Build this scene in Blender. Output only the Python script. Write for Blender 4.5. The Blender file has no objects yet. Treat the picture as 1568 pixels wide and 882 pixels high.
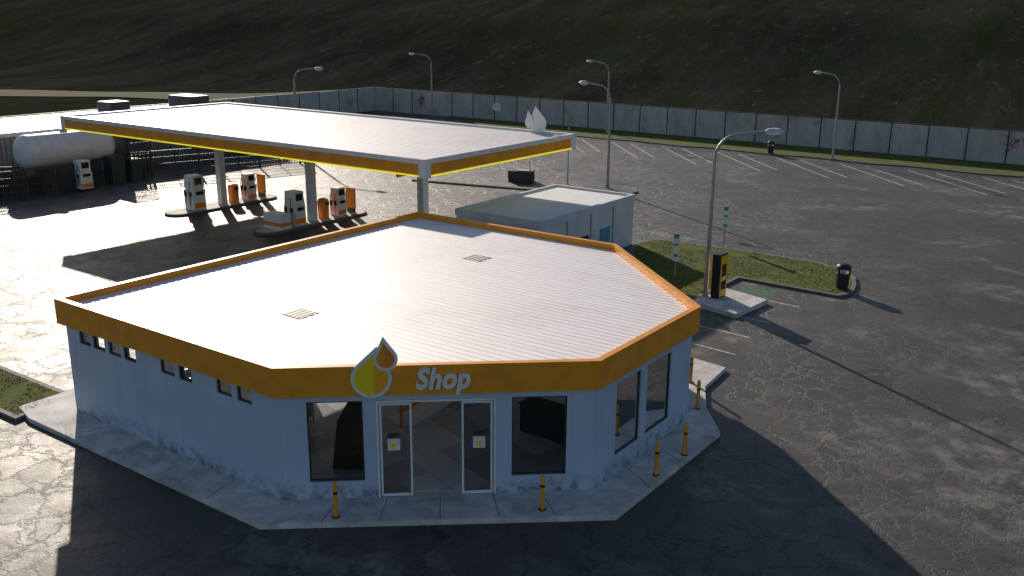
import bpy, bmesh, math, random
from mathutils import Vector, Matrix, noise
random.seed(7)
S=bpy.context.scene
R=math.radians
U=Vector((.584,.812)); V=Vector((.812,-.584))

# ------------------------------------------------------------ node helpers
def newmat(name):
    m=bpy.data.materials.new(name); m.use_nodes=True
    nt=m.node_tree; b=nt.nodes['Principled BSDF']
    return m,nt,b
def N(nt,t,**k):
    n=nt.nodes.new(t)
    for a,v in k.items(): setattr(n,a,v)
    return n
def ramp(nt,src,stops):
    r=nt.nodes.new('ShaderNodeValToRGB'); e=r.color_ramp.elements
    while len(e)<len(stops): e.new(.5)
    for q,(p,c) in zip(e,stops):
        q.position=p; q.color=(c,c,c,1) if not hasattr(c,'__len__') else (*c,1)
    nt.links.new(src,r.inputs[0]); return r.outputs[0]
def mapped(nt,scale=(1,1,1),rot=0):
    g=nt.nodes.new('ShaderNodeNewGeometry'); src=g.outputs['Position']
    if rot:
        m0=nt.nodes.new('ShaderNodeMapping'); m0.inputs['Rotation'].default_value=(0,0,rot); nt.links.new(src,m0.inputs[0]); src=m0.outputs[0]
    mp=nt.nodes.new('ShaderNodeMapping'); mp.inputs['Scale'].default_value=scale
    nt.links.new(src,mp.inputs[0]); return mp.outputs[0]
def noi(nt,vec,scale,detail=4,rough=.55,dist=0):
    n=N(nt,'ShaderNodeTexNoise'); n.inputs['Scale'].default_value=scale
    n.inputs['Detail'].default_value=detail; n.inputs['Roughness'].default_value=rough
    n.inputs['Distortion'].default_value=dist
    nt.links.new(vec,n.inputs['Vector']); return n.outputs['Fac']
def mix(nt,f,a,b,typ='MIX'):
    m=nt.nodes.new('ShaderNodeMix'); m.data_type='RGBA'; m.blend_type=typ
    for i,v in ((0,f),(6,a),(7,b)):
        if isinstance(v,bpy.types.NodeSocket): nt.links.new(v,m.inputs[i])
        elif i==0: m.inputs[0].default_value=v
        else: m.inputs[i].default_value=(*v,1) if hasattr(v,'__len__') else (v,v,v,1)
    return m.outputs[2]
def math_(nt,op,a,b=0):
    m=nt.nodes.new('ShaderNodeMath'); m.operation=op
    for i,v in ((0,a),(1,b)):
        if isinstance(v,bpy.types.NodeSocket): nt.links.new(v,m.inputs[i])
        else: m.inputs[i].default_value=v
    return m.outputs[0]
def bump(nt,b,h,strength=.3,dist=.02):
    n=N(nt,'ShaderNodeBump'); n.inputs['Strength'].default_value=strength; n.inputs['Distance'].default_value=dist
    nt.links.new(h,n.inputs['Height']); nt.links.new(n.outputs[0],b.inputs['Normal'])

def simple(name,col,rough=.5,metal=0,var=.25,scale=3,bmp=0.1,emit=0):
    m,nt,b=newmat(name); p=mapped(nt)
    f=noi(nt,p,scale,3)
    lo=[c*(1-var) for c in col]; hi=[min(1,c*(1+var*.5)) for c in col]
    nt.links.new(mix(nt,ramp(nt,f,[(.3,0),(.7,1)]),lo,hi),b.inputs['Base Color'])
    b.inputs['Roughness'].default_value=rough; b.inputs['Metallic'].default_value=metal
    if bmp: bump(nt,b,noi(nt,p,scale*6,2),bmp,.01)
    if emit:
        b.inputs['Emission Color'].default_value=(*col,1); b.inputs['Emission Strength'].default_value=emit
    return m

def asphalt():
    m,nt,b=newmat('asphalt'); L=nt.links
    p=mapped(nt)
    fine=noi(nt,p,11,5,.8); mid=noi(nt,p,.6,6,.66,.5)
    big=noi(nt,mapped(nt,(.07,.12,1),.3),1,4,.6,.8)
    base=mix(nt,ramp(nt,fine,[(.36,0),(.64,1)]),(.034,.031,.028),(.108,.098,.086))
    base=mix(nt,ramp(nt,mid,[(.40,0),(.66,.65)]),base,(.112,.102,.089))
    pa=ramp(nt,noi(nt,mapped(nt,(.26,.15,1),-.5),1,4,.6,.6),[(.50,0),(.62,1)])
    pb=ramp(nt,noi(nt,mapped(nt,(1.1,.9,1)),1,7,.75),[(.44,0),(.60,1)])
    dust=math_(nt,'MULTIPLY',pa,pb)
    base=mix(nt,math_(nt,'MULTIPLY',dust,.7),base,(.29,.27,.24))
    base=mix(nt,ramp(nt,big,[(.42,0),(.6,.55)]),base,(.044,.040,.036))
    oil=ramp(nt,noi(nt,p,.45,5,.6,1.2),[(.64,0),(.74,.6)])
    base=mix(nt,oil,base,(.020,.018,.017))
    dn=N(nt,'ShaderNodeTexNoise'); dn.inputs['Scale'].default_value=1.5; dn.inputs['Detail'].default_value=6
    dn.inputs['Roughness'].default_value=.7
    L.new(p,dn.inputs['Vector'])
    vm=N(nt,'ShaderNodeVectorMath',operation='MULTIPLY_ADD'); L.new(dn.outputs['Color'],vm.inputs[0])
    vm.inputs[1].default_value=(1.6,1.6,0); L.new(p,vm.inputs[2])
    cr=None; sg=None
    for sc,w,msc in ((.33,.011,.12),(.85,.019,.2)):
        v=N(nt,'ShaderNodeTexVoronoi',feature='DISTANCE_TO_EDGE'); v.inputs['Scale'].default_value=sc
        L.new(vm.outputs[0],v.inputs['Vector'])
        c=ramp(nt,v.outputs['Distance'],[(0,1),(w,0)])
        c2=ramp(nt,v.outputs['Distance'],[(0,1),(w*3.5,0)])
        k=ramp(nt,noi(nt,p,msc,3),[(.38,0),(.52,1)])
        c=math_(nt,'MULTIPLY',c,k); cr=c if cr is None else math_(nt,'MAXIMUM',cr,c)
        c2=math_(nt,'MULTIPLY',c2,k); sg=c2 if sg is None else math_(nt,'MAXIMUM',sg,c2)
    base=mix(nt,math_(nt,'MULTIPLY',cr,.9),base,(.008,.008,.008))
    L.new(base,b.inputs['Base Color'])
    r=ramp(nt,mid,[(.36,.46),(.64,.60)]); L.new(r,b.inputs['Roughness'])
    b.inputs['Specular IOR Level'].default_value=.40
    h=math_(nt,'SUBTRACT',math_(nt,'ADD',math_(nt,'MULTIPLY',fine,.55),math_(nt,'MULTIPLY',noi(nt,p,2.4,6,.7),.9)),math_(nt,'ADD',math_(nt,'MULTIPLY',cr,.4),math_(nt,'MULTIPLY',sg,.35)))
    bump(nt,b,h,.6,.035)
    return m
def terrain_mat():
    m,nt,b=newmat('hillside_grass'); p=mapped(nt)
    st=noi(nt,mapped(nt,(.06,.014,.03),.5),1,8,.8,.5)
    cl=noi(nt,mapped(nt,(.20,.06,.1),.4),1,8,.85,.4)
    c=mix(nt,ramp(nt,st,[(.40,0),(.60,1)]),(.022,.023,.020),(.052,.050,.044))
    c=mix(nt,ramp(nt,cl,[(.47,0),(.62,.85)]),c,(.026,.040,.016))
    c=mix(nt,ramp(nt,noi(nt,mapped(nt,(.008,.008,.008)),1,5,.6),[(.5,0),(.65,.5)]),c,(.034,.050,.020))
    c=mix(nt,ramp(nt,noi(nt,mapped(nt,(.55,.2,.5),.4),1,5,.85),[(.58,0),(.70,.75)]),c,(.13,.125,.112))
    nt.links.new(c,b.inputs['Base Color']); b.inputs['Roughness'].default_value=1
    b.inputs['Specular IOR Level'].default_value=.0
    bump(nt,b,math_(nt,'ADD',noi(nt,p,.45,7,.85),math_(nt,'MULTIPLY',cl,.8)),.8,.7)
    return m
def concrete(name,col=(.36,.345,.33),stain=.5):
    m,nt,b=newmat(name); p=mapped(nt)
    c=mix(nt,ramp(nt,noi(nt,p,1.2,6,.7),[(.35,0),(.65,1)]),[x*.7 for x in col],[min(.9,x*1.12) for x in col])
    c=mix(nt,ramp(nt,noi(nt,p,.7,7,.75,1),[(.50,0),(.64,stain)]),c,[x*.3 for x in col])
    nt.links.new(c,b.inputs['Base Color']); b.inputs['Roughness'].default_value=.8
    bump(nt,b,noi(nt,p,18,4,.7),.35,.01); return m
def wallpaint():
    m,nt,b=newmat('painted_wall'); p=mapped(nt)
    sx=nt.nodes.new('ShaderNodeSeparateXYZ'); nt.links.new(p,sx.inputs[0])
    low=ramp(nt,math_(nt,'DIVIDE',sx.outputs[2],3.5),[(.04,1),(.22,0)])
    st=ramp(nt,noi(nt,mapped(nt,(3,3,.3)),1,6,.65),[(.54,0),(.72,1)])
    c=mix(nt,ramp(nt,noi(nt,p,.8,5),[(.3,0),(.7,1)]),(.45,.54,.69),(.52,.60,.75))
    c=mix(nt,math_(nt,'MULTIPLY',st,.26),c,(.27,.31,.38))
    g=math_(nt,'MULTIPLY',low,ramp(nt,noi(nt,p,2.2,8,.8),[(.45,0),(.59,.9)]))
    c=mix(nt,g,c,(.08,.08,.08))
    nt.links.new(c,b.inputs['Base Color']); b.inputs['Roughness'].default_value=.65
    bump(nt,b,noi(nt,p,25,3),.12,.01); return m
def roofmat(name='white_metal_roof',k=1.0,met=.12,rough=.55,spec=.6):
    m,nt,b=newmat(name); p=mapped(nt)
    ang=math.atan2(V.y,V.x)
    lin=mapped(nt,(.3,3.6,1),-ang)
    st=noi(nt,lin,1,6,.7)
    big=noi(nt,p,.22,5,.6,.5)
    c=mix(nt,ramp(nt,st,[(.42,0),(.72,.5)]),[x*k for x in (.93,.89,.88)],[x*k for x in (.74,.66,.635)])
    c=mix(nt,ramp(nt,big,[(.50,0),(.72,.42)]),c,[x*k for x in (.70,.62,.59)])
    sp=math_(nt,'MULTIPLY',ramp(nt,noi(nt,mapped(nt,(1.4,12,1),-ang),1,5,.8),[(.58,0),(.66,.75)]),ramp(nt,big,[(.47,0),(.57,1)]))
    c=mix(nt,sp,c,[x*k for x in (.38,.29,.26)])
    nt.links.new(c,b.inputs['Base Color']); b.inputs['Roughness'].default_value=rough
    b.inputs['Metallic'].default_value=met; b.inputs['Specular IOR Level'].default_value=spec
    bump(nt,b,noi(nt,mapped(nt,(.5,2.4,1),-ang),1,3),.06,.03); return m
def grassmat(name='grass_turf',k=1.0):
    m,nt,b=newmat(name); p=mapped(nt)
    c=mix(nt,ramp(nt,noi(nt,p,9,5,.8),[(.35,0),(.65,1)]),[x*k for x in (.055,.080,.016)],[x*k for x in (.17,.19,.05)])
    c=mix(nt,ramp(nt,noi(nt,p,.9,6,.75),[(.52,0),(.64,.75)]),c,[x*k for x in (.21,.17,.085)])
    nt.links.new(c,b.inputs['Base Color']); b.inputs['Roughness'].default_value=1
    b.inputs['Specular IOR Level'].default_value=.1
    bump(nt,b,noi(nt,p,12,5,.8),.7,.04); return m
def fencemat():
    m,nt,b=newmat('weathered_fence_panel'); p=mapped(nt)
    c=mix(nt,ramp(nt,noi(nt,mapped(nt,(.8,.8,.15)),1,5,.7),[(.35,0),(.7,1)]),(.42,.40,.385),(.60,.575,.55))
    c=mix(nt,ramp(nt,noi(nt,p,.5,6,.75),[(.52,0),(.66,.65)]),c,(.25,.23,.21))
    nt.links.new(c,b.inputs['Base Color']); b.inputs['Roughness'].default_value=.8
    return m
def tiles():
    m,nt,b=newmat('floor_tiles'); p=mapped(nt,(1,1,1),.9)
    br=N(nt,'ShaderNodeTexBrick'); br.offset=0; br.inputs['Scale'].default_value=1
    br.inputs['Brick Width'].default_value=1.1; br.inputs['Row Height'].default_value=1.1
    br.inputs['Mortar Size'].default_value=.008
    br.inputs['Color1'].default_value=(.45,.46,.47,1); br.inputs['Color2'].default_value=(.84,.84,.84,1)
    br.inputs['Mortar'].default_value=(.25,.25,.25,1)
    nt.links.new(p,br.inputs['Vector']); nt.links.new(br.outputs[0],b.inputs['Base Color'])
    b.inputs['Roughness'].default_value=.2; return m
def glassmat(name='window_glass',tint=(.62,.66,.68),ior=1.5):
    m=bpy.data.materials.new(name); m.use_nodes=True; nt=m.node_tree
    nt.nodes.remove(nt.nodes['Principled BSDF']); o=nt.nodes['Material Output']
    t=N(nt,'ShaderNodeBsdfTransparent'); t.inputs[0].default_value=(*tint,1)
    g=N(nt,'ShaderNodeBsdfGlossy'); g.inputs['Roughness'].default_value=.03
    f=N(nt,'ShaderNodeFresnel'); f.inputs[0].default_value=ior
    x=N(nt,'ShaderNodeMixShader')
    nt.links.new(f.outputs[0],x.inputs[0]); nt.links.new(t.outputs[0],x.inputs[1]); nt.links.new(g.outputs[0],x.inputs[2])
    nt.links.new(x.outputs[0],o.inputs[0]); return m

M=dict(asph=asphalt(),terr=terrain_mat(),conc=concrete('pavement_concrete',(.66,.64,.62),.5),wall=wallpaint(),roof=roofmat(),
 croof=roofmat('canopy_sheet_roof',.86,.05,.6,.5),
 grass=grassmat(),dgrass=grassmat('field_grass',.42),fence=fencemat(),tile=tiles(),glass=glassmat(),clear=glassmat('clear_glass',(.97,.97,.97),1.2),
 orange=simple('orange_fascia',(.90,.345,.018),.42,0,.16,1.2,.04),
 orange2=simple('orange_paint',(.85,.25,.02),.5,0,.12,4,.03),
 yellow=simple('yellow_paint',(.99,.74,.01),.45,0,.03,2,0),
 gold=simple('golden_paint',(.98,.46,.01),.45,0,.03,2,0),
 ystrip=simple('yellow_glow_trim',(.9,.85,.02),.5,0,.05,4,0,.7),  # yellow trim strip; emission added so it stays bright in shade
 white=simple('white_paint',(.82,.81,.80),.45,0,.10,2,.03),
 lwhite=simple('road_paint',(.52,.50,.46),.75,0,.75,6,.2),
 frame=simple('white_frame',(.78,.81,.85),.4,0,.1,4,.03),
 dark=simple('black_plastic',(.018,.018,.02),.45,0,.3,4,.05),
 dmetal=simple('dark_metal',(.06,.065,.06),.55,.3,.3,4,.1),
 grey=simple('galvanised_steel',(.38,.39,.40),.5,.3,.2,3,.04),
 lgrey=simple('grey_panel',(.55,.57,.60),.6,0,.12,1.5,.05),
 kwall=simple('light_render_wall',(.68,.69,.72),.7,0,.12,1.0,.05),
 kroof=simple('utility_roof_membrane',(.80,.82,.86),.7,0,.08,.6,.05),
 kerb=concrete('kerb_stone',(.16,.155,.145),.4),
 brown=simple('brown_wood',(.14,.06,.03),.5,0,.3,4,.1),
 green=simple('green_paint',(.05,.13,.07),.7,0,.7,4,.1),
 sgreen=simple('sign_green',(.03,.35,.12),.45,0,.1,3,.02),
 soffit=simple('soffit_panel',(.45,.45,.43),.6,0,.1,2,.03),
 screen=simple('dark_screen',(.01,.012,.015),.12,0,.1,3,0),
 corr=simple('corrugated_wall',(.24,.245,.25),.6,.1,.3,1,.1),
 blue=simple('teal_door',(.10,.34,.46),.5,0,.1,2,.03),
 lens=simple('lamp_lens',(.9,.87,.75),.15,0,.05,3,0),
 red=simple('red_graffiti',(.42,.06,.04),.7,0,.4,2,.05),
 beige=simple('vent_panel',(.70,.63,.54),.6,0,.2,4,.1),
 ceil=simple('ceiling',(.8,.8,.79),.8,0,.1,2,.03))

# ------------------------------------------------------------ mesh helpers
def root(name,loc=(0,0,0)):
    e=bpy.data.objects.new(name,None); e.empty_display_size=.3; S.collection.objects.link(e); e.location=loc; return e
def obj(name,verts,faces,mat,parent=None,bev=0,smooth=False):
    me=bpy.data.meshes.new(name); me.from_pydata([tuple(v) for v in verts],[],faces); me.update()
    bm=bmesh.new(); bm.from_mesh(me); bmesh.ops.recalc_face_normals(bm,faces=bm.faces); bm.to_mesh(me); bm.free()
    o=bpy.data.objects.new(name,me); S.collection.objects.link(o)
    if isinstance(mat,str): mat=M[mat]
    me.materials.append(mat)
    if smooth:
        for p in me.polygons: p.use_smooth=True
    if bev:
        md=o.modifiers.new('b','BEVEL'); md.width=bev; md.segments=2; md.limit_method='ANGLE'
    if parent:
        o.parent=parent; o.matrix_parent_inverse=Matrix.Translation(-Vector(parent.location))
    return o
class MB:
    def __init__(s): s.v=[]; s.f=[]
    def add(s,v,f):
        n=len(s.v); s.v+=[tuple(q) for q in v]; s.f+=[tuple(i+n for i in q) for q in f]
    def box(s,c,half,ax=None):
        ax=Vector(ax) if ax is not None else Vector((1,0)); ay=Vector((-ax.y,ax.x))
        vs=[]
        for i in (-1,1):
            for j in (-1,1):
                for k in (-1,1):
                    q=ax*(i*half[0])+ay*(j*half[1]); vs.append((c[0]+q.x,c[1]+q.y,c[2]+k*half[2]))
        s.add(vs,[(0,1,3,2),(4,6,7,5),(0,4,5,1),(2,3,7,6),(0,2,6,4),(1,5,7,3)])
    def prism(s,poly,z0,z1):
        n=len(poly); vs=[(p[0],p[1],z0) for p in poly]+[(p[0],p[1],z1) for p in poly]
        s.add(vs,[tuple(range(n)),tuple(range(n,2*n))]+[(i,(i+1)%n,n+(i+1)%n,n+i) for i in range(n)])
    def tube(s,pts,r,n=10):
        pts=[Vector(p) for p in pts]; base=len(s.v); rs=r if hasattr(r,'__len__') else [r]*len(pts)
        for i,p in enumerate(pts):
            t=(pts[min(i+1,len(pts)-1)]-pts[max(i-1,0)]).normalized()
            a=t.cross(Vector((0,0,1)) if abs(t.z)<.95 else Vector((0,1,0))).normalized(); b=t.cross(a)
            for k in range(n):
                an=2*math.pi*k/n; s.v.append(tuple(p+(a*math.cos(an)+b*math.sin(an))*rs[i]))
        for i in range(len(pts)-1):
            for k in range(n):
                s.f.append((base+i*n+k,base+i*n+(k+1)%n,base+(i+1)*n+(k+1)%n,base+(i+1)*n+k))
        s.f.append(tuple(base+k for k in range(n))); e=base+(len(pts)-1)*n; s.f.append(tuple(e+k for k in range(n)))
    def obj(s,name,mat,parent=None,**k): return obj(name,s.v,s.f,mat,parent,**k)
def P2(o,a,b): return Vector(o)+U*a+V*b
def offset(poly,d):
    poly=[Vector(p) for p in poly]; n=len(poly)
    ar=sum(poly[i].x*poly[(i+1)%n].y-poly[(i+1)%n].x*poly[i].y for i in range(n)); sg=1 if ar>0 else -1
    out=[]
    for i in range(n):
        a,p,q=poly[i-1],poly[i],poly[(i+1)%n]
        m1=(p-a).normalized(); m2=(q-p).normalized()
        n1=Vector((-m1.y,m1.x))*sg; n2=Vector((-m2.y,m2.x))*sg
        bis=n1+n2; k=2*d/bis.length_squared if bis.length_squared>.05 else d
        out.append(p+bis*k)
    return out
def ring(mb,outer,inner,z0,z1):
    n=len(outer)
    vs=[(p[0],p[1],z0) for p in outer]+[(p[0],p[1],z1) for p in outer]+[(p[0],p[1],z0) for p in inner]+[(p[0],p[1],z1) for p in inner]
    f=[]
    for i in range(n):
        j=(i+1)%n
        f+=[(i,j,n+j,n+i),(2*n+i,3*n+i,3*n+j,2*n+j),(n+i,n+j,3*n+j,3*n+i),(i,2*n+i,2*n+j,j)]
    mb.add(vs,f)
def wall(mb,Pa,Pb,th,z0,z1,ops,inward):
    Pa=Vector(Pa);Pb=Vector(Pb);m=(Pb-Pa); Ln=m.length; m.normalize(); n=Vector(inward)
    ss=sorted(set([.003,Ln-.003]+[o[0] for o in ops]+[o[1] for o in ops]))
    for a,b in zip(ss,ss[1:]):
        cs=sorted([(o[2],o[3]) for o in ops if o[0]<=a+1e-6 and o[1]>=b-1e-6])
        z=z0; segs=[]
        for lo,hi in cs:
            if lo>z+1e-4: segs.append((z,lo))
            z=hi
        if z<z1-1e-4: segs.append((z,z1))
        for lo,hi in segs:
            c=Pa+m*((a+b)/2)+n*(th/2); mb.box((c.x,c.y,(lo+hi)/2),((b-a)/2,th/2,(hi-lo)/2),m)

# ------------------------------------------------------------ terrain, asphalt
def hill(x,y):
    d=(Vector((x,y))-Vector((16.6,113.7)))@U
    d=max(d-3,0)
    h=-.06
    if d>0:
        w=min(1,d/60)
        h+= d*.10*w+ min(d,400)*.10*w + 1.6*w*noise.noise(Vector((x*.009,y*.009,0)))*min(1,d/80)+.4*w*noise.noise(Vector((x*.05,y*.05,3)))
        if d>500: h-= (d-500)*.06
    return h
def axis(a,b,da,lim,g):
    o=[a]; 
    while o[-1]<b: o.append(o[-1]+da)
    st=da
    while o[-1]<lim: st*=g; o.append(o[-1]+st)
    st=da
    while o[0]>-lim: st*=g; o.insert(0,o[0]-st)
    return o
xs=axis(-120,160,5,1900,1.18); ys=axis(-20,330,5,1900,1.18)
vs=[(x,y,hill(x,y)) for y in ys for x in xs]; nx=len(xs)
fs=[(j*nx+i,j*nx+i+1,(j+1)*nx+i+1,(j+1)*nx+i) for j in range(len(ys)-1) for i in range(nx-1)]
obj('hillside_terrain',vs,fs,'terr',smooth=True)
K=Vector((-20,139.5)); FE2=K+V*125; 
lot=[K+V*.3-U*.3,FE2-U*.3,FE2-U*190,K-U*190-V*75,K-U*48-V*75,K-U*48]
mb=MB(); mb.add([(p.x,p.y,0) for p in lot],[tuple(range(len(lot)))]); mb.obj('asphalt_ground','asph')
vv=[];ff=[];n=80
for i in range(n+1):
    s=-150+140*i/n; dc_=4.7+(s+30.5)*.61
    for d in (-7+4*noise.noise(Vector((s*.07,0,0))),0,7+5*noise.noise(Vector((s*.06,5,0)))):
        p=K+V*s+U*(d+min(dc_,8)); vv.append((p.x,p.y,hill(p.x,p.y)+.12))
for i in range(n):
    for k in range(2): a=i*3+k; ff.append((a,a+1,a+4,a+3))
obj('grass_field',vv,ff,'dgrass')

# ------------------------------------------------------------ shop
A=Vector((-15.39,30.55)); 
poly=[A,P2(A,18.446,0),P2(A,18.446,11.063),P2(A,12.376,17.783),P2(A,5.898,17.783),P2(A,0,10.957)]
shop=root('gas_station_shop',(-4,33,0))
wl=offset(poly,.2); zb,zt=.15,3.6
iA,iF,iE,iD,iC,iB=wl
cen=sum(wl,Vector((0,0)))/6
def inw(a,b):
    m=(b-a).normalized(); n=Vector((-m.y,m.x)); return n if n@(cen-a)>0 else -n
ops={}
ops['AB']=[(.75,1.42,2.78,3.27),(1.55,2.25,2.78,3.27),(2.45,3.15,2.78,3.27),(3.3,3.98,2.78,3.27),(5.26,5.97,2.78,3.27),(6.18,6.83,2.78,3.27),(7.98,8.66,2.78,3.27),(8.9,9.55,2.78,3.27)]
ops['BC']=[(.75,2.3,.68,3.13),(2.66,6.04,.15,3.14),(6.49,8.07,.68,3.13)]
ops['CD']=[(1.27,2.79,.72,3.06),(3.2,4.83,.72,3.06)]
ops['AF']=[(.8,4.6,.3,3.32),(4.9,8.8,.3,3.32),(9.1,13.0,.2,3.32),(13.3,17.5,.3,3.32)]
ops['FE']=[(.8,5,.3,3.32),(5.3,9.8,.3,3.32)]  # rear glazing, enlarged here and on AF to brighten the interior
ops['DE']=[(.8,4,.5,3.3),(4.4,8,.5,3.3)]  # openings added on the unseen side to let sky light indoors
mb=MB()
segs={'AB':(iA,iB),'BC':(iB,iC),'CD':(iC,iD),'DE':(iD,iE),'FE':(iF,iE),'AF':(iA,iF)}
for k,(a,b) in segs.items(): wall(mb,a,b,.22,zb,zt,ops.get(k,[]),inw(a,b))
mb.obj('walls','wall',shop)
fr=MB(); gl=MB(); dfr=MB(); cgl=MB()
def pane(a,b,s0,s1,z0,z1,fw=.05,depth=.08,tgt=None,g=None):
    m=(b-a).normalized(); n=inw(a,b); t=tgt or fr; g=g or gl
    def bx(sa,sb,za,zb_,dd=.035,off=depth):
        c=a+m*((sa+sb)/2)+n*off; t.box((c.x,c.y,(za+zb_)/2),((sb-sa)/2,dd,(zb_-za)/2),m)
    bx(s0+.002,s0+fw,z0+.002,z1-.002); bx(s1-fw,s1-.002,z0+.002,z1-.002); bx(s0+fw+.001,s1-fw-.001,z0+.002,z0+fw); bx(s0+fw+.001,s1-fw-.001,z1-fw,z1-.002)
    q0=a+m*(s0+fw)+n*depth; q1=a+m*(s1-fw)+n*depth
    g.add([(q0.x,q0.y,z0+fw),(q1.x,q1.y,z0+fw),(q1.x,q1.y,z1-fw),(q0.x,q0.y,z1-fw)],[(0,1,2,3)])
for k in ops:
    a,b=segs[k]
    for o in ops[k]:
        if k=='BC' and o[0]==2.66: continue
        front=k in('AB','BC','CD')
        pane(a,b,*o,tgt=dfr if front else fr,fw=.045,g=gl if front else cgl)
a,b=segs['BC']; m=(b-a).normalized(); n=inw(a,b)
def dbox(mbx,s0,s1,z0,z1,off,dd):
    c=a+m*((s0+s1)/2)+n*off; mbx.box((c.x,c.y,(z0+z1)/2),((s1-s0)/2,dd,(z1-z0)/2),m)
door=MB()
dbox(door,2.665,2.73,.155,3.135,.02,.06); dbox(door,5.97,6.035,.155,3.135,.02,.06); dbox(door,2.731,5.969,3.07,3.134,.02,.06)
for s0,s1 in ((2.76,3.66),(5.06,5.94)):
    dbox(door,s0,s0+.06,.18,3.05,.0,.03); dbox(door,s1-.06,s1,.18,3.05,.0,.03); dbox(door,s0+.061,s1-.061,2.99,3.05,.0,.03); dbox(door,s0+.061,s1-.061,.18,.26,.0,.03)
    q0=a+m*(s0+.06); q1=a+m*(s1-.06)
    gl.add([(q0.x,q0.y,.26),(q1.x,q1.y,.26),(q1.x,q1.y,2.99),(q0.x,q0.y,2.99)],[(0,1,2,3)])
door.obj('sliding_door_frame','frame',shop)
st=MB(); dbox(st,2.97,3.32,1.62,1.98,-.045,.006); dbox(st,5.38,5.73,1.62,1.98,-.045,.006); st.obj('door_stickers','white',shop)
st=MB(); dbox(st,3.07,3.2,1.68,1.84,-.056,.004); dbox(st,5.5,5.63,1.68,1.84,-.056,.004); st.obj('door_sticker_logo','yellow',shop)
st=MB(); dbox(st,2.98,3.31,2.0,2.14,-.045,.02); dbox(st,5.39,5.72,2.0,2.14,-.045,.02); st.obj('door_handles','dmetal',shop)
fr.obj('rear_window_frames','grey',shop); dfr.obj('window_frames','dmetal',shop); gl.obj('window_glass','glass',shop); cgl.obj('rear_window_glass','clear',shop)
fl=offset(wl,.23)
mb=MB(); mb.prism(fl,.13,.158); mb.obj('floor','tile',shop)
mb=MB(); mb.prism(fl,3.45,3.58); mb.obj('ceiling','ceil',shop)
zr=3.99
inner=offset(poly,.17)
mb=MB(); ring(mb,poly,inner,3.35,4.21); mb.obj('fascia','orange',shop,bev=.012)
cap=offset(poly,-.015); capi=offset(poly,.185)
mb=MB(); ring(mb,cap,capi,4.213,4.235); mb.obj('fascia_cap','orange',shop)
mb=MB(); mb.prism(offset(poly,.175),3.8,zr); mb.obj('roof_deck','roof',shop)
mb=MB(); mb.prism(offset(poly,.16),3.36,3.40); mb.obj('soffit','soffit',shop)
def ribs(poly,z,sp,w,h,name,parent,mat='roof',axis_dir=V,perp=U):
    o=poly[0]; mb=MB()
    pr=[((Vector(p)-o)@perp,(Vector(p)-o)@axis_dir) for p in poly]
    lo=min(p[0] for p in pr); hi=max(p[0] for p in pr); s=lo+sp/2
    while s<hi-.02:
        xsn=[]
        for i in range(len(pr)):
            (a0,b0),(a1,b1)=pr[i],pr[(i+1)%len(pr)]
            if (a0-s)*(a1-s)<0: xsn.append(b0+(s-a0)/(a1-a0)*(b1-b0))
        if len(xsn)>=2:
            b0,b1=min(xsn)+.04,max(xsn)-.04
            if b1>b0:
                pts=[]
                for bb in (b0,b1):
                    for da,dz in ((-w,.0),(-w*.45,h),(w*.45,h),(w,.0)):
                        q=o+perp*(s+da)+axis_dir*bb; pts.append((q.x,q.y,z+dz))
                mb.add(pts,[(0,1,5,4),(1,2,6,5),(2,3,7,6),(0,3,2,1),(4,5,6,7)])
        s+=sp
    return mb.obj(name,mat,parent)
ribs(offset(poly,.19),zr+.001,.30,.06,.012,'roof_ribs',shop)
for c in ((-1.44,37.4),(-6.95,29.8)):
    mb=MB(); mb.box((c[0],c[1],zr+.01),(.42,.42,.015),V)
    for t in (-.3,-.1,.1,.3):
        q=Vector(c)+V*t; mb.box((q.x,q.y,zr+.03),(.025,.38,.006),V)
    mb.obj('roof_vent','beige',shop)
def drop(s,z,r,ts,tz,grow=0,n=40):
    cx,cz=s,z; d=math.hypot(ts-cx,tz-cz); al=math.atan2(tz-cz,ts-cx); r2=r+grow; d2=d+grow*1.9
    be=math.acos(min(.98,r2/d2*1.05)); out=[(cx+d2*math.cos(al),cz+d2*math.sin(al))]
    for i in range(n+1):
        th=al+be+(2*math.pi-2*be)*i/n; out.append((cx+r2*math.cos(th),cz+r2*math.sin(th)))
    return out
def plate(name,pts,a,m,n,off,th,mat,parent):
    mb=MB(); k=len(pts); vs=[]
    for t in (off,off+th):
        for s,z in pts:
            q=a+m*s-n*t; vs.append((q.x,q.y,z))
    mb.add(vs,[tuple(range(k)),tuple(range(k,2*k))]+[(i,(i+1)%k,k+(i+1)%k,k+i) for i in range(k)])
    return mb.obj(name,mat,parent)
fa,fb=poly[5],poly[4]; fm=(fb-fa).normalized(); fn=inw(fa,fb)
big=(2.66,3.89,.46,2.80,4.64); sml=(3.07,4.45,.24,3.02,4.93)
plate('logo_drop_outline',drop(*big,grow=.10),fa,fm,fn,.02,.06,'white',shop)
plate('logo_small_outline',drop(*sml,grow=.09),fa,fm,fn,.05,.06,'white',shop)
d=drop(*big); plate('logo_drop_yellow',d,fa,fm,fn,.082,.012,'yellow',shop)
hr=sorted([p for p in d if p[0]>2.73],key=lambda p:math.atan2(p[1]-3.9,p[0]-2.73)); 
plate('logo_drop_gold',hr+[(2.73,3.9)],fa,fm,fn,.096,.008,'gold',shop)
d=drop(*sml); plate('logo_drop_orange',d,fa,fm,fn,.113,.012,'orange2',shop)
hr=sorted([p for p in d if p[0]<3.05],key=lambda p:math.atan2(p[1]-4.45,p[0]-3.05)%(2*math.pi))
plate('logo_drop_amber',hr+[(3.05,4.45)],fa,fm,fn,.127,.008,'orange',shop)
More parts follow.
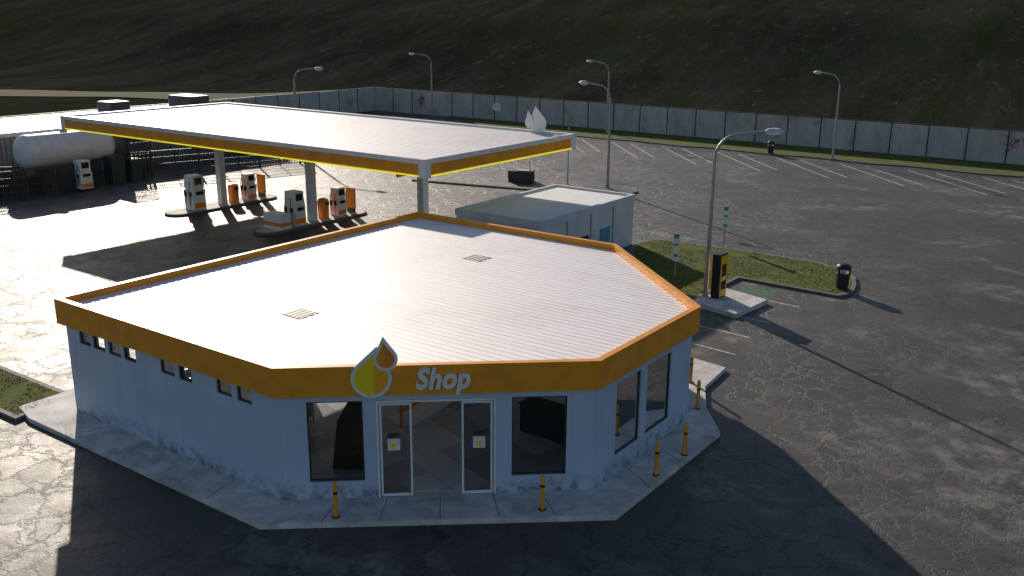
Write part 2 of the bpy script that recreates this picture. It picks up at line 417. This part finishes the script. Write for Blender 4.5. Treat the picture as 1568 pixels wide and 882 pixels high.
cu=bpy.data.curves.new('shop_text','FONT'); cu.body='Shop'; cu.size=.84; cu.shear=.22; cu.extrude=.03; cu.offset=.034; cu.space_character=1.06
to=bpy.data.objects.new('tmp',cu); S.collection.objects.link(to)
bpy.context.view_layer.update(); me=bpy.data.meshes.new_from_object(to.evaluated_get(bpy.context.evaluated_depsgraph_get()))
bpy.data.objects.remove(to)
me.materials.clear(); me.materials.append(M['white']); to=bpy.data.objects.new('shop_lettering',me); S.collection.objects.link(to)
wx=max(v.co.x for v in me.vertices)-min(v.co.x for v in me.vertices)
q=fa+fm*3.86-fn*.05; zaxis=-fn
me.transform(Matrix(((fm.x*1.52/wx,0,zaxis.x,q.x),(fm.y*1.52/wx,0,zaxis.y,q.y),(0,1,0,3.57),(0,0,0,1))))
to.parent=shop; to.matrix_parent_inverse=Matrix.Translation(-Vector(shop.location))
# interior furniture
it=root('display_shelf'); d1=Vector((.5,.87)).normalized(); cs=Vector((-2.6,31.2)); mb=MB()
for k in range(2): mb.box((cs.x,cs.y,.75+k*.3),(2.2,.07,.03),d1)
for g in (-1,0,1):
    q=cs+d1*2.15*g; mb.box((q.x,q.y,.6),(.03,.03,.45),d1)
mb.obj('shelf_rails','orange',it)
mb=MB()
mb.box((cs.x,cs.y,.9),(2.1,.05,.05),d1); mb.box((cs.x+.2,cs.y-.12,.35),(2.1,.25,.02),d1)
mb.obj('shelf_boards','white',it)
it=root('display_shelf'); cs=Vector((-8.0,28.5)); mb=MB()
for k in range(4): mb.box((cs.x,cs.y,.4+k*.42),(1.8,.3,.025),U)
for g in (-1,1):
    q=cs+U*1.8*g; mb.box((q.x,q.y,.95),(.03,.32,.8),U)
mb.obj('shelf_boards','lgrey',it)
mb=MB()
for k in range(4):
    for j in range(13):
        q=cs+U*(-1.6+j*.26); h=random.uniform(.08,.14); mb.box((q.x,q.y,.43+k*.42+h),(.09,.2,h),U)
mb.obj('shelf_goods','brown',it)
it=root('checkout_counter'); mb=MB(); c=Vector((-4.9,26.6)); dc=Vector((1,-.09)).normalized(); nc=Vector((.09,1)).normalized()
pts=[(0,0),(1.0,0),(1.25,.9),(1.2,1.9),(.55,2.1),(.2,1.5)]
vs=[]
for t in (-.35,.35):
    for s,z in pts:
        q=c+dc*(s-.5)+nc*t; vs.append((q.x,q.y,.16+z*1.05))
k=len(pts); mb.add(vs,[tuple(range(k)),tuple(range(k,2*k))]+[(i,(i+1)%k,k+(i+1)%k,k+i) for i in range(k)])
mb.obj('counter_body','brown',it,bev=.03)
q=Vector((1.8,28.5)); mb=MB(); mb.box((q.x,q.y,.65),(1.6,.35,.48),V); mb.obj('counter_base','dmetal',it)
mb=MB(); mb.box((q.x,q.y,1.16),(1.65,.4,.03),V); mb.obj('counter_top','dmetal',it)
it=root('magazine_rack'); q=Vector((4.6,30.0)); mb=MB(); mb.box((q.x,q.y,1.0),(.7,.2,.85),U)
for k in range(4): mb.box((q.x,q.y,.5+k*.35),(.74,.28,.02),U)
mb.obj('rack_body','brown',it)
# pavement
slab=[(-16.45,29.9),(-6.8,23.0),(2.95,23.65),(7.0,29.2),(6.95,31.4),(7.3,33.3),(8.5,35.3),(7.3,36.5),(5.9,39.6),(-4.4,46.9),(-6.0,46.3),(-17.3,30.9)]
pv=root('pavement'); mb=MB(); mb.prism(slab,-.05,.148); mb.obj('slab','conc',pv,bev=.02)
# expansion joints from the wall line out to the slab edge
mb=MB()
def joint(p,q):
    p=Vector(p);q=Vector(q);mm=(q-p).normalized();nn=Vector((-mm.y,mm.x))*.012
    mb.add([(*(p+nn),.1505),(*(p-nn),.1505),(*(q-nn),.1505),(*(q+nn),.1505)],[(0,1,2,3)])
for t in (.2,.4,.6,.8): joint(iA.lerp(iB,t)-inw(iA,iB)*.05,Vector(slab[0]).lerp(Vector(slab[1]),t)+inw(iA,iB)*.06)
for t in (.17,.33,.5,.67,.83): joint(iB.lerp(iC,t)-inw(iB,iC)*.05,Vector(slab[1]).lerp(Vector(slab[2]),t)+inw(iB,iC)*.06)
for t in (.3,.6): joint(iC.lerp(iD,t)-inw(iC,iD)*.05,Vector(slab[2]).lerp(Vector(slab[3]),t)+inw(iC,iD)*.06)
mb.obj('expansion_joints','kerb',pv)

for i,(x,y) in enumerate([(-4.8,23.45),(.9,23.95),(4.4,26.1),(5.5,27.5),(6.6,31.2),(6.8,33.7)]):
    e=root('bollard',(x,y,.15)); mb=MB(); mb.tube([(x,y,.17),(x,y,1.15),(x,y,1.2)],[.065,.065,.045],14); mb.obj('post','orange',e,smooth=False)
    mb=MB(); mb.tube([(x,y,.15),(x,y,.172)],.11,14); mb.tube([(x,y,.85),(x,y,.93)],.0665,14); mb.obj('base_plate_and_band','dark',e)

# ------------------------------------------------------------ canopy
Nc=Vector((-4.4,47.35)); CD=14.1
def cp(s,t): return Nc-V*s+U*t
can=root('fuel_canopy',(-14,62,0))
cpoly=[cp(0,0),cp(0,CD),cp(33.4,CD),cp(33.4,0)]
mb=MB(); ring(mb,cpoly,offset(cpoly,.25),6.24,6.5); mb.obj('white_top_trim','white',can,bev=.015)
mb=MB(); ring(mb,offset(cpoly,.03),offset(cpoly,.25),5.66,6.238); mb.obj('orange_fascia','orange',can)
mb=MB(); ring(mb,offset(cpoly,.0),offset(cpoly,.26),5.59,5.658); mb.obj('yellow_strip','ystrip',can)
for s,t in ((0,0),(0,CD),(33.4,0),(33.4,CD)):
    c=cp(s+(.2 if s==0 else -.2),t+(.2 if t==0 else -.2)); mb=MB(); mb.box((c.x,c.y,6.0),(.235,.235,.47),V); mb.obj('corner_trim','white',can,bev=.02)
mb=MB(); mb.prism(offset(cpoly,.255),5.7,5.8); mb.obj('underside','soffit',can)
mb=MB(); mb.prism(offset(cpoly,.252),6.25,6.38); mb.obj('roof_deck','croof',can)
ribs(offset(cpoly,.28),6.381,.42,.08,.020,'roof_ribs',can,'croof')
for s in (6.3,16.1,25.5):
    c=cp(s,7); mb=MB(); mb.box((c.x,c.y,2.9),(.25,.25,2.8),V); mb.obj('column','kwall',can,bev=.03)
    c=cp(s+.1,5.6); mb=MB(); mb.box((c.x,c.y,4.75),(.05,.75,.42),V); mb.obj('hanging_sign','orange2',can)
    mb=MB(); mb.box((c.x,c.y,4.75),(.056,.62,.12),V); mb.obj('sign_band','white',can)
ca=cp(4.9,CD-.1); cm=V.copy(); cn=U.copy()
plate('canopy_logo_drop',drop(2.2,6.95,.55,2.0,7.9,.05),ca,cm,cn,.0,.08,'white',can)
plate('canopy_logo_drop_small',drop(1.6,6.95,.3,1.5,7.6,.04),ca,cm,cn,.085,.06,'white',can)

def pump(c,facing,h=2.3,w=.55,d=.35,name='fuel_pump'):
    e=root(name,(c.x,c.y,.15)); f=Vector(facing); sd=Vector((-f.y,f.x))
    mb=MB(); mb.box((c.x,c.y,.15+h*.28),(w,d,h*.28),sd); mb.box((c.x,c.y,.15+h*.56+h*.2),(w*.92,d*.85,h*.2),sd); mb.obj('cabinet','white',e,bev=.04)
    mb=MB()
    for g in (-1,1):
        q=c+f*g*(d*.86); mb.box((q.x,q.y,.15+h*.80),(w*.6,.02,h*.1),sd); q=c+f*g*(d+.005); mb.box((q.x,q.y,.15+h*.47),(w*.6,.02,h*.05),sd)
    mb.obj('display','screen',e)
    mb=MB()
    for g in (-1,1):
        q=c+f*g*(d+.004); mb.box((q.x,q.y,.15+h*.12),(w*.9,.012,h*.07),sd)
    mb.obj('brand_band','orange2',e)
    mb=MB()
    for g in (-1,1):
        for k in (-.5,.5):
            q=c+sd*(w+.06)*g+f*k*d; 
            mb.tube([(q.x,q.y,.15+h*.8),(q.x+sd.x*g*.12,q.y+sd.y*g*.12,.15+h*.5),(q.x+sd.x*g*.06,q.y+sd.y*g*.06,.3+.1),(q.x,q.y,.15+h*.45)],.025,6)
            mb.box((q.x,q.y,.15+h*.45),(.05,.05,.16),sd)
    mb.obj('hoses_and_nozzles','dark',e)
def rounded(c,hl,hw):
    pts=[]
    for g in (1,-1):
        for k in range(9):
            an=-math.pi/2+math.pi*k/8
            pts.append(c+(U*(hl-hw+hw*math.cos(an))+V*(hw*math.sin(an)))*g)
    return pts
for n_,s in enumerate((25.5,16.1)):
    c=cp(s,7)
    e=root('pump_island',(c.x,c.y,0)); pl=rounded(c,4.7,1.0)
    mb=MB(); mb.prism(pl,-.02,.15); mb.obj('kerb','kerb',e,bev=.02); mb=MB(); mb.prism(offset(pl,.14),.1,.156); mb.obj('island_top','conc',e)
    if n_==0:
        pump(c+U*-2.3,V,2.5,.5,.55)
    else:
        q=c-U*3.0; e2=root('vending_box',(q.x,q.y,.15)); mb=MB(); mb.box((q.x,q.y,.65),(.85,.45,.5),V); mb.obj('body','white',e2,bev=.04); mb=MB(); mb.box((q.x,q.y,.5),(.86,.462,.12),V); mb.obj('band','orange2',e2)
        pump(c+U*-1.5,V,2.3,.45,.55)
    q=c+U*1.0; e2=root('trash_can',(q.x,q.y,.15)); mb=MB(); mb.tube([(q.x,q.y,.16),(q.x,q.y,1.3),(q.x,q.y,1.45),(q.x,q.y,1.52)],[.36,.4,.32,.1],14); mb.obj('bin_body','orange2',e2); mb=MB(); mb.box((q.x,q.y,1.18),(.42,.16,.1),V); mb.obj('opening','dark',e2)
    pump(c+U*2.4,V,2.0,.4,.4)
    q=c+U*3.6; e2=root('advertising_board',(q.x,q.y,.15)); mb=MB(); mb.box((q.x,q.y,1.15),(.42,.06,.72),V); mb.obj('panel','orange2',e2); mb=MB(); mb.box((q.x,q.y,.3),(.3,.12,.15),V); mb.obj('foot','dmetal',e2)
pump(Vector((-33.6,73.8)),V,2.3,.5,.5)

# ------------------------------------------------------------ utility building behind shop
ki=root('utility_building',(2,54,0)); k0=Vector((1.5,48.7))
kp=[k0,k0+U*10.0,k0+U*10-V*5.7,k0-V*5.7]
mb=MB(); ring(mb,kp,offset(kp,.2),-.02,2.8); mb.obj('walls','kwall',ki)
mb=MB(); ring(mb,offset(kp,-.06),offset(kp,.14),2.75,3.12); mb.obj('parapet','kwall',ki,bev=.015)
mb=MB(); mb.prism(offset(kp,.141),2.7,3.0); mb.obj('roof_deck','kroof',ki)
mb=MB()
for s in (2.5,5.0,7.5):
    q=k0+U*s+V*.03; mb.box((q.x,q.y,1.37),(.03,.03,1.36),U)
mb.obj('panel_joints','grey',ki)
mb=MB(); q=k0+U*6.6+V*.02; mb.box((q.x,q.y,1.1),(.55,.035,.55),U); mb.obj('vending_panel','blue',ki)
mb=MB(); q=k0+U*4.4+V*.02; mb.box((q.x,q.y,1.2),(.35,.035,.35),U); mb.obj('window','screen',ki)
ip=[(-6.5,83),(9.0,76.9),(9.9,76.2),(9.9,74.6),(9,73.2),(6.5,73.0),(-8.5,79.2),(-8.5,82.5)]
e=root('traffic_island'); mb=MB(); mb.prism(ip,-.02,.13); mb.obj('kerb','kerb',e); mb=MB(); mb.prism(offset(ip,.25),.1,.136); mb.obj('paved_surface','asph',e)
e=root('utility_box',(.7,78.7,.1)); mb=MB(); mb.box((.7,78.7,.6),(1.0,.5,.45),(1,-.25)); mb.obj('cabinet','dmetal',e,bev=.03); mb=MB(); mb.box((.9,78.6,1.08),(.5,.3,.03),(1,-.25)); mb.tube([(1.4,78.6,.1),(1.4,78.6,1.9)],.04,8); mb.obj('lid','lgrey',e)
e=root('slim_mast',(4.5,77.5,0)); mb=MB(); mb.tube([(4.5,77.5,.1),(4.5,77.5,4.6)],[.05,.035],8); mb.tube([(4.5,77.5,4.6),(4.5,77.5,4.75)],.07,8); mb.obj('pole','grey',e)

# ------------------------------------------------------------ grass islands
tuftv=[];tuftf=[]
def tufts(poly,dens,z):
    poly=[Vector(p) for p in poly]
    xs=[p.x for p in poly]; ys=[p.y for p in poly]; n=int((max(xs)-min(xs))*(max(ys)-min(ys))*dens)
    for _ in range(n):
        x=random.uniform(min(xs),max(xs)); y=random.uniform(min(ys),max(ys)); ins=False; j=len(poly)-1
        for i in range(len(poly)):
            if (poly[i].y>y)!=(poly[j].y>y) and x<(poly[j].x-poly[i].x)*(y-poly[i].y)/(poly[j].y-poly[i].y)+poly[i].x: ins=not ins
            j=i
        if not ins or noise.noise(Vector((x*.8,y*.8,1)))<-.25: continue
        for k in range(3):
            a=random.uniform(0,6.28); h=random.uniform(.015,.05); w=random.uniform(.008,.02); b=len(tuftv)
            dx,dy=math.cos(a),math.sin(a); ox,oy=random.uniform(-.06,.06),random.uniform(-.06,.06)
            tuftv.extend([(x+ox-dx*w,y+oy-dy*w,z),(x+ox+dx*w,y+oy+dy*w,z),(x+ox+dy*.04,y+oy-dx*.04,z+h)]); tuftf.append((b,b+1,b+2))
isl=[(5.6,47),(7.0,54.8),(7.6,56.9),(9,58),(14.2,54.8),(17.4,52.4),(18.3,50.8),(18.4,49.2),(17.9,47.6),(17.2,46.1),(16.3,45.6),(12.1,48.9),(10.9,47.3),(8.6,44.2),(7.2,43.0),(6.0,44)]
e=root('grass_island'); mb=MB(); mb.prism(isl,-.02,.13); mb.obj('kerb','kerb',e); mb=MB(); ii=offset(isl,.24); mb.prism(ii,.1,.137); mb.obj('turf','grass',e); tufts(ii,70,.137)
lg=[(-15.95,32.1),(-30,41.9),(-31.5,40.0),(-16.9,29.9)]
e=root('grass_verge'); mb=MB(); mb.prism(lg,-.02,.13); mb.obj('kerb','kerb',e); mb=MB(); ii=offset(lg,.2); mb.prism(ii,.1,.137); mb.obj('turf','grass',e); tufts(ii,90,.137)
saw=[]
for k in range(-3,6):
    saw+= [(21.1+8*k,100.9-5.8*k),(26.1+8*k,96.4-5.8*k)]
strip=[tuple(K+V*14-U*.25)]+saw+[tuple(Vector((16.6,113.7))+V*62-U*.25)]
e=root('boundary_verge'); mb=MB(); mb.prism(strip,-.02,.13); mb.obj('kerb','kerb',e)
st2=[strip[0]]+[tuple(Vector(p)+U*.3) for p in saw]+[strip[-1]]
mb=MB(); mb.prism(st2,.1,.137); mb.obj('turf','grass',e)
obj('grass_tufts',tuftv,tuftf,simple('grass_blades',(.14,.18,.045),.8,0,.4,2,0))

mk=root('parking_markings'); mb=MB()
def line(p,q,w=.07,z=.004):
    p=Vector(p);q=Vector(q); m=(q-p).normalized(); n=Vector((-m.y,m.x))*w
    mb.add([(p+n).to_tuple()+(z,),(p-n).to_tuple()+(z,),(q-n).to_tuple()+(z,),(q+n).to_tuple()+(z,)],[(0,1,2,3)])
for k in range(-1,9):
    for j,L_ in ((0,12.5),(.38,10.5)):
        p=Vector((10.9+5.1*(k+j),106.0-3.75*(k+j))); line(p,p+Vector((.11,-.994))*L_,.08)
for p,q in (((12.4,45.3),(13.9,44.0)),((8.6,44.0),(11.8,41.5)),((7.4,41.9),(10.4,39.4)),((6.6,39.6),(9.3,37.2))): line(p,q,.06)
mb.obj('white_lines','lwhite',mk)
mb=MB()
for c,h in (((12.6,46.6),(.9,.8)),((9.2,41.9),(.5,.45))):
    c=Vector(c); mb.add([(*(c+V*a*h[0]+U*b*h[1]),.004) for a,b in ((-1,-1),(1,-1),(1,1),(-1,1))],[(0,1,2,3)])
mb.obj('green_markings','green',mk)

e=root('charging_pad',(10.6,44.3,0)); mb=MB(); mb.prism([(8.7,44.2),(10.8,46.6),(12.5,44.5),(10.4,42.1)],-.02,.22); mb.obj('slab','conc',e,bev=.02)
e=root('ev_charging_station',(10.1,45.0,.2)); c=Vector((10.15,44.95)); f=Vector((.78,-.62)); sd=Vector((-f.y,f.x))
mb=MB(); mb.box((c.x,c.y,1.32),(.40,.22,1.1),sd); mb.obj('cabinet','dark',e,bev=.04)
mb=MB(); q=c+f*.225; mb.box((q.x,q.y,1.32),(.36,.012,1.03),sd); q=c-f*.225; mb.box((q.x,q.y,1.32),(.36,.012,1.03),sd); mb.obj('front_panel','gold',e)
mb=MB(); q=c+f*.24; mb.box((q.x,q.y,1.62),(.22,.01,.3),sd); mb.box((q.x,q.y,.85),(.25,.01,.22),sd); mb.obj('screen','screen',e)
mb=MB(); q=c+f*.24; mb.box((q.x,q.y,1.2),(.12,.012,.08),sd); mb.obj('label','white',e)
mb=MB(); q=c-sd*.43
mb.tube([(q.x,q.y,1.6),(q.x+.15,q.y-.1,1.0),(q.x+.1,q.y-.1,.6),(q.x,q.y,1.1)],.03,8); mb.obj('charging_cable','dark',e)
for x,y,h in ((8.6,48.6,2.6),(12.8,56.1,2.6)):
    e=root('parking_sign',(x,y,0)); mb=MB(); mb.tube([(x,y,.1),(x,y,h)],.035,8); mb.obj('post','grey',e)
    mb=MB(); mb.box((x,y-.05,h-.45),(.17,.012,.45),(.96,-.28)); mb.box((x,y-.05,h-1.22),(.17,.012,.27),(.96,-.28)); mb.obj('plate','white',e)
    mb=MB(); mb.box((x-.005,y-.066,h-.17),(.13,.006,.11),(.96,-.28)); mb.box((x-.005,y-.066,h-.62),(.12,.006,.05),(.96,-.28)); mb.box((x-.005,y-.066,h-1.2),(.1,.006,.08),(.96,-.28)); mb.obj('symbol','sgreen',e)
def wbin(x,y,z=.12,s=1):
    e=root('trash_can',(x,y,z)); mb=MB()
    mb.tube([(x,y,z),(x,y,z+.06*s),(x,y,z+.07*s),(x,y,z+.8*s)],[.27*s,.27*s,.30*s,.34*s],16)
    mb.tube([(x,y,z+.8*s),(x,y,z+.84*s)],.38*s,16)
    for g in (-1,1): mb.box((x+g*.28*s,y,z+.95*s),(.05*s,.2*s,.13*s))
    mb.tube([(x,y,z+1.06*s),(x,y,z+1.2*s),(x,y,z+1.3*s),(x,y,z+1.34*s)],[.38*s,.36*s,.24*s,.08*s],16)
    mb.obj('bin_body','dark',e)
wbin(16.9,46.9); wbin(26.2,96.9,.12,.95)

def lamp(x,y,ax,ay,L_=2.8,H_=8.3,th=1):
    e=root('street_lamp',(x,y,0)); d=Vector((ax,ay)).normalized(); pts=[(x,y,.0),(x,y,2),(x,y,5),(x,y,7.0)]; rad=[.12,.11,.095,.08]
    for k in range(1,9):
        t=k/8*math.pi/2; r=1.15
        q=Vector((x,y))+d*(r*(1-math.cos(t))); pts.append((q.x,q.y,7.0+(H_-7.12)*math.sin(t))); rad.append(.065)
    q=Vector((x,y))+d*(L_-.35); pts.append((q.x,q.y,H_)); rad.append(.055)
    rad=[r*th for r in rad]
    mb=MB(); mb.tube(pts,rad,10); mb.tube([(x,y,0),(x,y,.5)],.15,10); mb.obj('pole_and_arm','grey',e,smooth=False)
    c=Vector((x,y))+d*L_; vs=[];fs=[]; nn=14
    for rr,zz in ((.55,.13),(.9,.04),(1,-.03)):
        for k in range(nn):
            an=2*math.pi*k/nn; sd=Vector((-d.y,d.x)); p=c+d*(.52*rr*math.cos(an))+sd*(.27*rr*math.sin(an)); vs.append((p.x,p.y,H_+zz))
    for i in range(2):
        for k in range(nn): fs.append((i*nn+k,i*nn+(k+1)%nn,(i+1)*nn+(k+1)%nn,(i+1)*nn+k))
    fs.append(tuple(range(nn)))
    obj('lamp_head',vs,fs,'lgrey',e,smooth=False)
    vs=[];fs=[]
    for rr,zz in ((.9,-.03),(.7,-.14),(.3,-.2)):
        for k in range(nn):
            an=2*math.pi*k/nn; sd=Vector((-d.y,d.x)); p=c+d*(.5*rr*math.cos(an))+sd*(.25*rr*math.sin(an)); vs.append((p.x,p.y,H_+zz))
    for i in range(2):
        for k in range(nn): fs.append((i*nn+k,i*nn+(k+1)%nn,(i+1)*nn+(k+1)%nn,(i+1)*nn+k))
    fs.append(tuple(range(2*nn,3*nn))); fs.append(tuple(range(nn)))
    obj('lamp_lens',vs,fs,'lens',e,smooth=True)
lamp(9.55,45.0,1,.1); lamp(7.63,76,-.7,.7); lamp(11.1,113.3,-.75,.65,th=1.2); lamp(31.4,93.4,-.6,.8,2.6); lamp(-21.7,95.9,.9,-.3,2.8,th=1.2); lamp(-11.1,131.1,-.9,.3,th=1.2)

# ------------------------------------------------------------ perimeter fence
pf=root('perimeter_fence')
def fence(p,q,h=3.2,step=3.6):
    p=Vector(p);q=Vector(q); m=(q-p); Ln=m.length; m.normalize(); n=Vector((-m.y,m.x)); pan=MB(); po=MB()
    s=0
    while s<Ln-.1:
        e=min(s+step,Ln); c=p+m*((s+e)/2); hh=h+random.uniform(-.05,.05)
        pan.box((c.x,c.y,hh/2),((e-s)/2-.06,.05,hh/2),m)
        for j in range(6):
            cc=p+m*(s+.35+j*(e-s-.5)/5.5)
            for g in (-1,1):
                c3=cc+n*g*.055; pan.box((c3.x,c3.y,hh/2-.03),(.07,.01,hh/2-.06),m)
        c=p+m*s; po.box((c.x,c.y,h/2+.05),(.04,.10,h/2+.05),m); s+=step
    c=p+m*(Ln/2); po.box((c.x,c.y,h+.07),(Ln/2,.08,.03),m)
    pan.obj('panels','fence',pf); po.obj('posts','dmetal',pf)
fence(K,K+V*124); fence(K,K-U*62)
def fplate(px,w,z,mat,nm,hz=.4):
    p=K+V*px-U*.12; mb=MB(); pts=[]
    for k in range(14):
        an=2*math.pi*k/14; r=1+.25*random.uniform(-1,1); pts.append((p+V*(w*r*math.cos(an)),z+hz*r*math.sin(an)))
    mb.add([(q.x-U.x*.02,q.y-U.y*.02,zz) for q,zz in pts],[tuple(range(14))]); mb.obj(nm,mat,pf)
fplate(22,.85,1.8,'white','patch_board',.55)
for base_s,nm in ((9,'graffiti_tag'),(83.5,'graffiti_tag_b')):
    mb=MB()
    for k in range(7):
        s0=base_s+random.uniform(-.7,.7); z0=1.9+random.uniform(-.6,.6); p=[]
        for j in range(5):
            q=K+V*(s0+random.uniform(-.45,.45))-U*.14; p.append((q.x,q.y,z0+random.uniform(-.5,.5)))
        mb.tube(p,.025,4)
    mb.obj(nm,'red',pf)

# ------------------------------------------------------------ warehouse left + tank + cages
sb=root('warehouse_building',(-40,90,0)); b0=Vector((-44.2,72.8)); 
bp=[b0,b0+U*32,b0+U*32-V*11,b0-V*11]
mb=MB(); ring(mb,bp,offset(bp,.3),-.02,3.7); mb.obj('walls','corr',sb)
mb=MB(); s=.2
while s<32:
    q=b0+U*s+V*.04; mb.box((q.x,q.y,1.8),(.09,.04,1.75),U); s+=.4
mb.obj('wall_corrugation','corr',sb)
mb=MB(); mb.prism(offset(bp,-.5),3.7,4.0); mb.obj('roof','lgrey',sb)
ribs(offset(bp,-.4),4.0,.6,.08,.03,'roof_ribs',sb,'lgrey')
for s,t,w,d_ in ((18.3,-5,1.0,1.0),(27,-5.6,1.8,1.1)):
    q=b0+U*s+V*t; mb=MB(); mb.box((q.x,q.y,4.75),(w,d_,.65),V); mb.obj('hvac_unit','dmetal',sb)
    mb=MB(); 
    for k in range(6):
        mb.box((q.x,q.y,4.3+k*.19),(w+.05,d_+.05,.02),V)
    for k in range(-5,6):
        q2=q+V*(w*k/5.2); mb.box((q2.x,q2.y,4.78),(.02,d_+.06,.6),V)
    mb.obj('hvac_grille','corr',sb)
tk=root('gas_storage_tank',(-36,76.5,0)); a0=Vector((-37.7,73.6)); a1=Vector((-34.0,78.8)); dm=(a1-a0).normalized(); pts=[];rad=[]; zc=2.95; rr_=1.35
for k in range(9):
    t=math.pi/2*k/8; pts.append((*(a0-dm*(.8*math.cos(t))),zc)); rad.append(max(.02,rr_*math.sin(t)))
for k in range(9):
    t=math.pi/2*k/8; pts.append((*(a1+dm*(.8*math.sin(t))),zc)); rad.append(max(.02,rr_*math.cos(t)))
mb=MB(); mb.tube(pts,rad,28); mb.obj('tank_shell','white',tk,smooth=True)
mb=MB()
for t in (.2,.8):
    q=a0.lerp(a1,t); mb.box((q.x,q.y,.85),(.2,1.0,.85),dm)
mb.obj('saddles','kerb',tk)
mb=MB(); q=a0.lerp(a1,.5); mb.tube([(q.x,q.y,zc+1.3),(q.x,q.y,zc+1.55)],.3,12); mb.obj('manhole','lgrey',tk)
def cage(pts,h=2.1,sp=.16):
    e=root('metal_cage_fence',(*pts[0],0)); mb=MB()
    for p,q in zip(pts,pts[1:]):
        p=Vector(p);q=Vector(q);m=(q-p);Ln=m.length;m.normalize(); c=(p+q)/2
        for z in (.15,h*.25,h*.5,h*.75,h): mb.box((c.x,c.y,z),(Ln/2,.035,.035),m)
        s=0
        while s<=Ln: 
            c2=p+m*s; mb.box((c2.x,c2.y,h/2),(.026,.026,h/2),m); s+=sp
        s=0
        while s<=Ln+.01:
            c2=p+m*s; mb.box((c2.x,c2.y,h/2+.03),(.05,.05,h/2+.03),m); s+=2
    mb.obj('bars_and_rails','dmetal',e)
cage([(-46,71.5),(-37.8,69.0),(-34.6,71.8),(-33.2,76.5)]); cage([(-44,72.0),(-37,71.5)]); cage([(-32.1,78.8),(-24.5,84.5),(-19.5,88.5)],2.2)
cage([(-33.6,80.2),(-31.8,78.7),(-30.6,80.2)],4.0,.12)
e=root('equipment_cabinet',(-34.2,74.0,0)); mb=MB(); mb.box((-32.6,77.4,1.1),(.6,.6,1.1),U); mb.box((-31.5,78.6,.9),(.5,.5,.9),U); mb.obj('cabinet_boxes',simple('dark_green_metal',(.03,.06,.045),.5),e,bev=.03)
e=root('equipment_cabinet',(-38,71,0)); mb=MB(); mb.box((-39.4,70.3,.7),(1.0,.4,.7),U); mb.box((-36.2,71.2,.8),(.5,.4,.8),U); mb.obj('cabinet_boxes','dark',e,bev=.03)
e=root('ice_box',(-4.0,52.6,0)); mb=MB(); mb.box((-4.0,52.8,1.1),(.4,.5,1.1),V); mb.obj('body','grey',e,bev=.03); mb=MB(); mb.box((-4.0,52.8,1.4),(.405,.3,.3),V); mb.obj('screen','screen',e)

# ------------------------------------------------------------ light, sky, camera
el,az=R(20),R(-22.5)
sun=bpy.data.lights.new('sun','SUN'); sun.energy=5; sun.angle=R(.6); sun.color=(1,.88,.75)
so=bpy.data.objects.new('sun',sun); S.collection.objects.link(so)
sd=Vector((math.sin(az)*math.cos(el),math.cos(az)*math.cos(el),math.sin(el)))
so.rotation_euler=(-sd).to_track_quat('-Z','Y').to_euler(); so.location=sd*200
w=bpy.data.worlds.new('World'); S.world=w; w.use_nodes=True; nt=w.node_tree
sk=nt.nodes.new('ShaderNodeTexSky'); sk.sky_type='NISHITA'; sk.sun_disc=False; sk.sun_elevation=el; sk.sun_rotation=az%(2*math.pi)
sk.air_density=1; sk.dust_density=.6; sk.ozone_density=1.5
nt.links.new(sk.outputs[0],nt.nodes['Background'].inputs[0]); nt.nodes['Background'].inputs[1].default_value=.08
cd=bpy.data.cameras.new('camera'); cam=bpy.data.objects.new('camera',cd); S.collection.objects.link(cam)
th,ro=.280,.008
fw=Vector((0,math.cos(th),-math.sin(th))); r=Vector((1,0,0)); up=r.cross(fw)
r2=r*math.cos(ro)+up*math.sin(ro); u2=up*math.cos(ro)-r*math.sin(ro)
cam.matrix_world=Matrix(((r2.x,u2.x,-fw.x,0),(r2.y,u2.y,-fw.y,0),(r2.z,u2.z,-fw.z,13.5),(0,0,0,1)))
cd.sensor_width=36; cd.lens=36*1456/1568; cd.clip_end=6000; cd.clip_start=.1
S.camera=cam
S.view_settings.view_transform='Standard'; S.view_settings.look='None'; S.view_settings.exposure=0
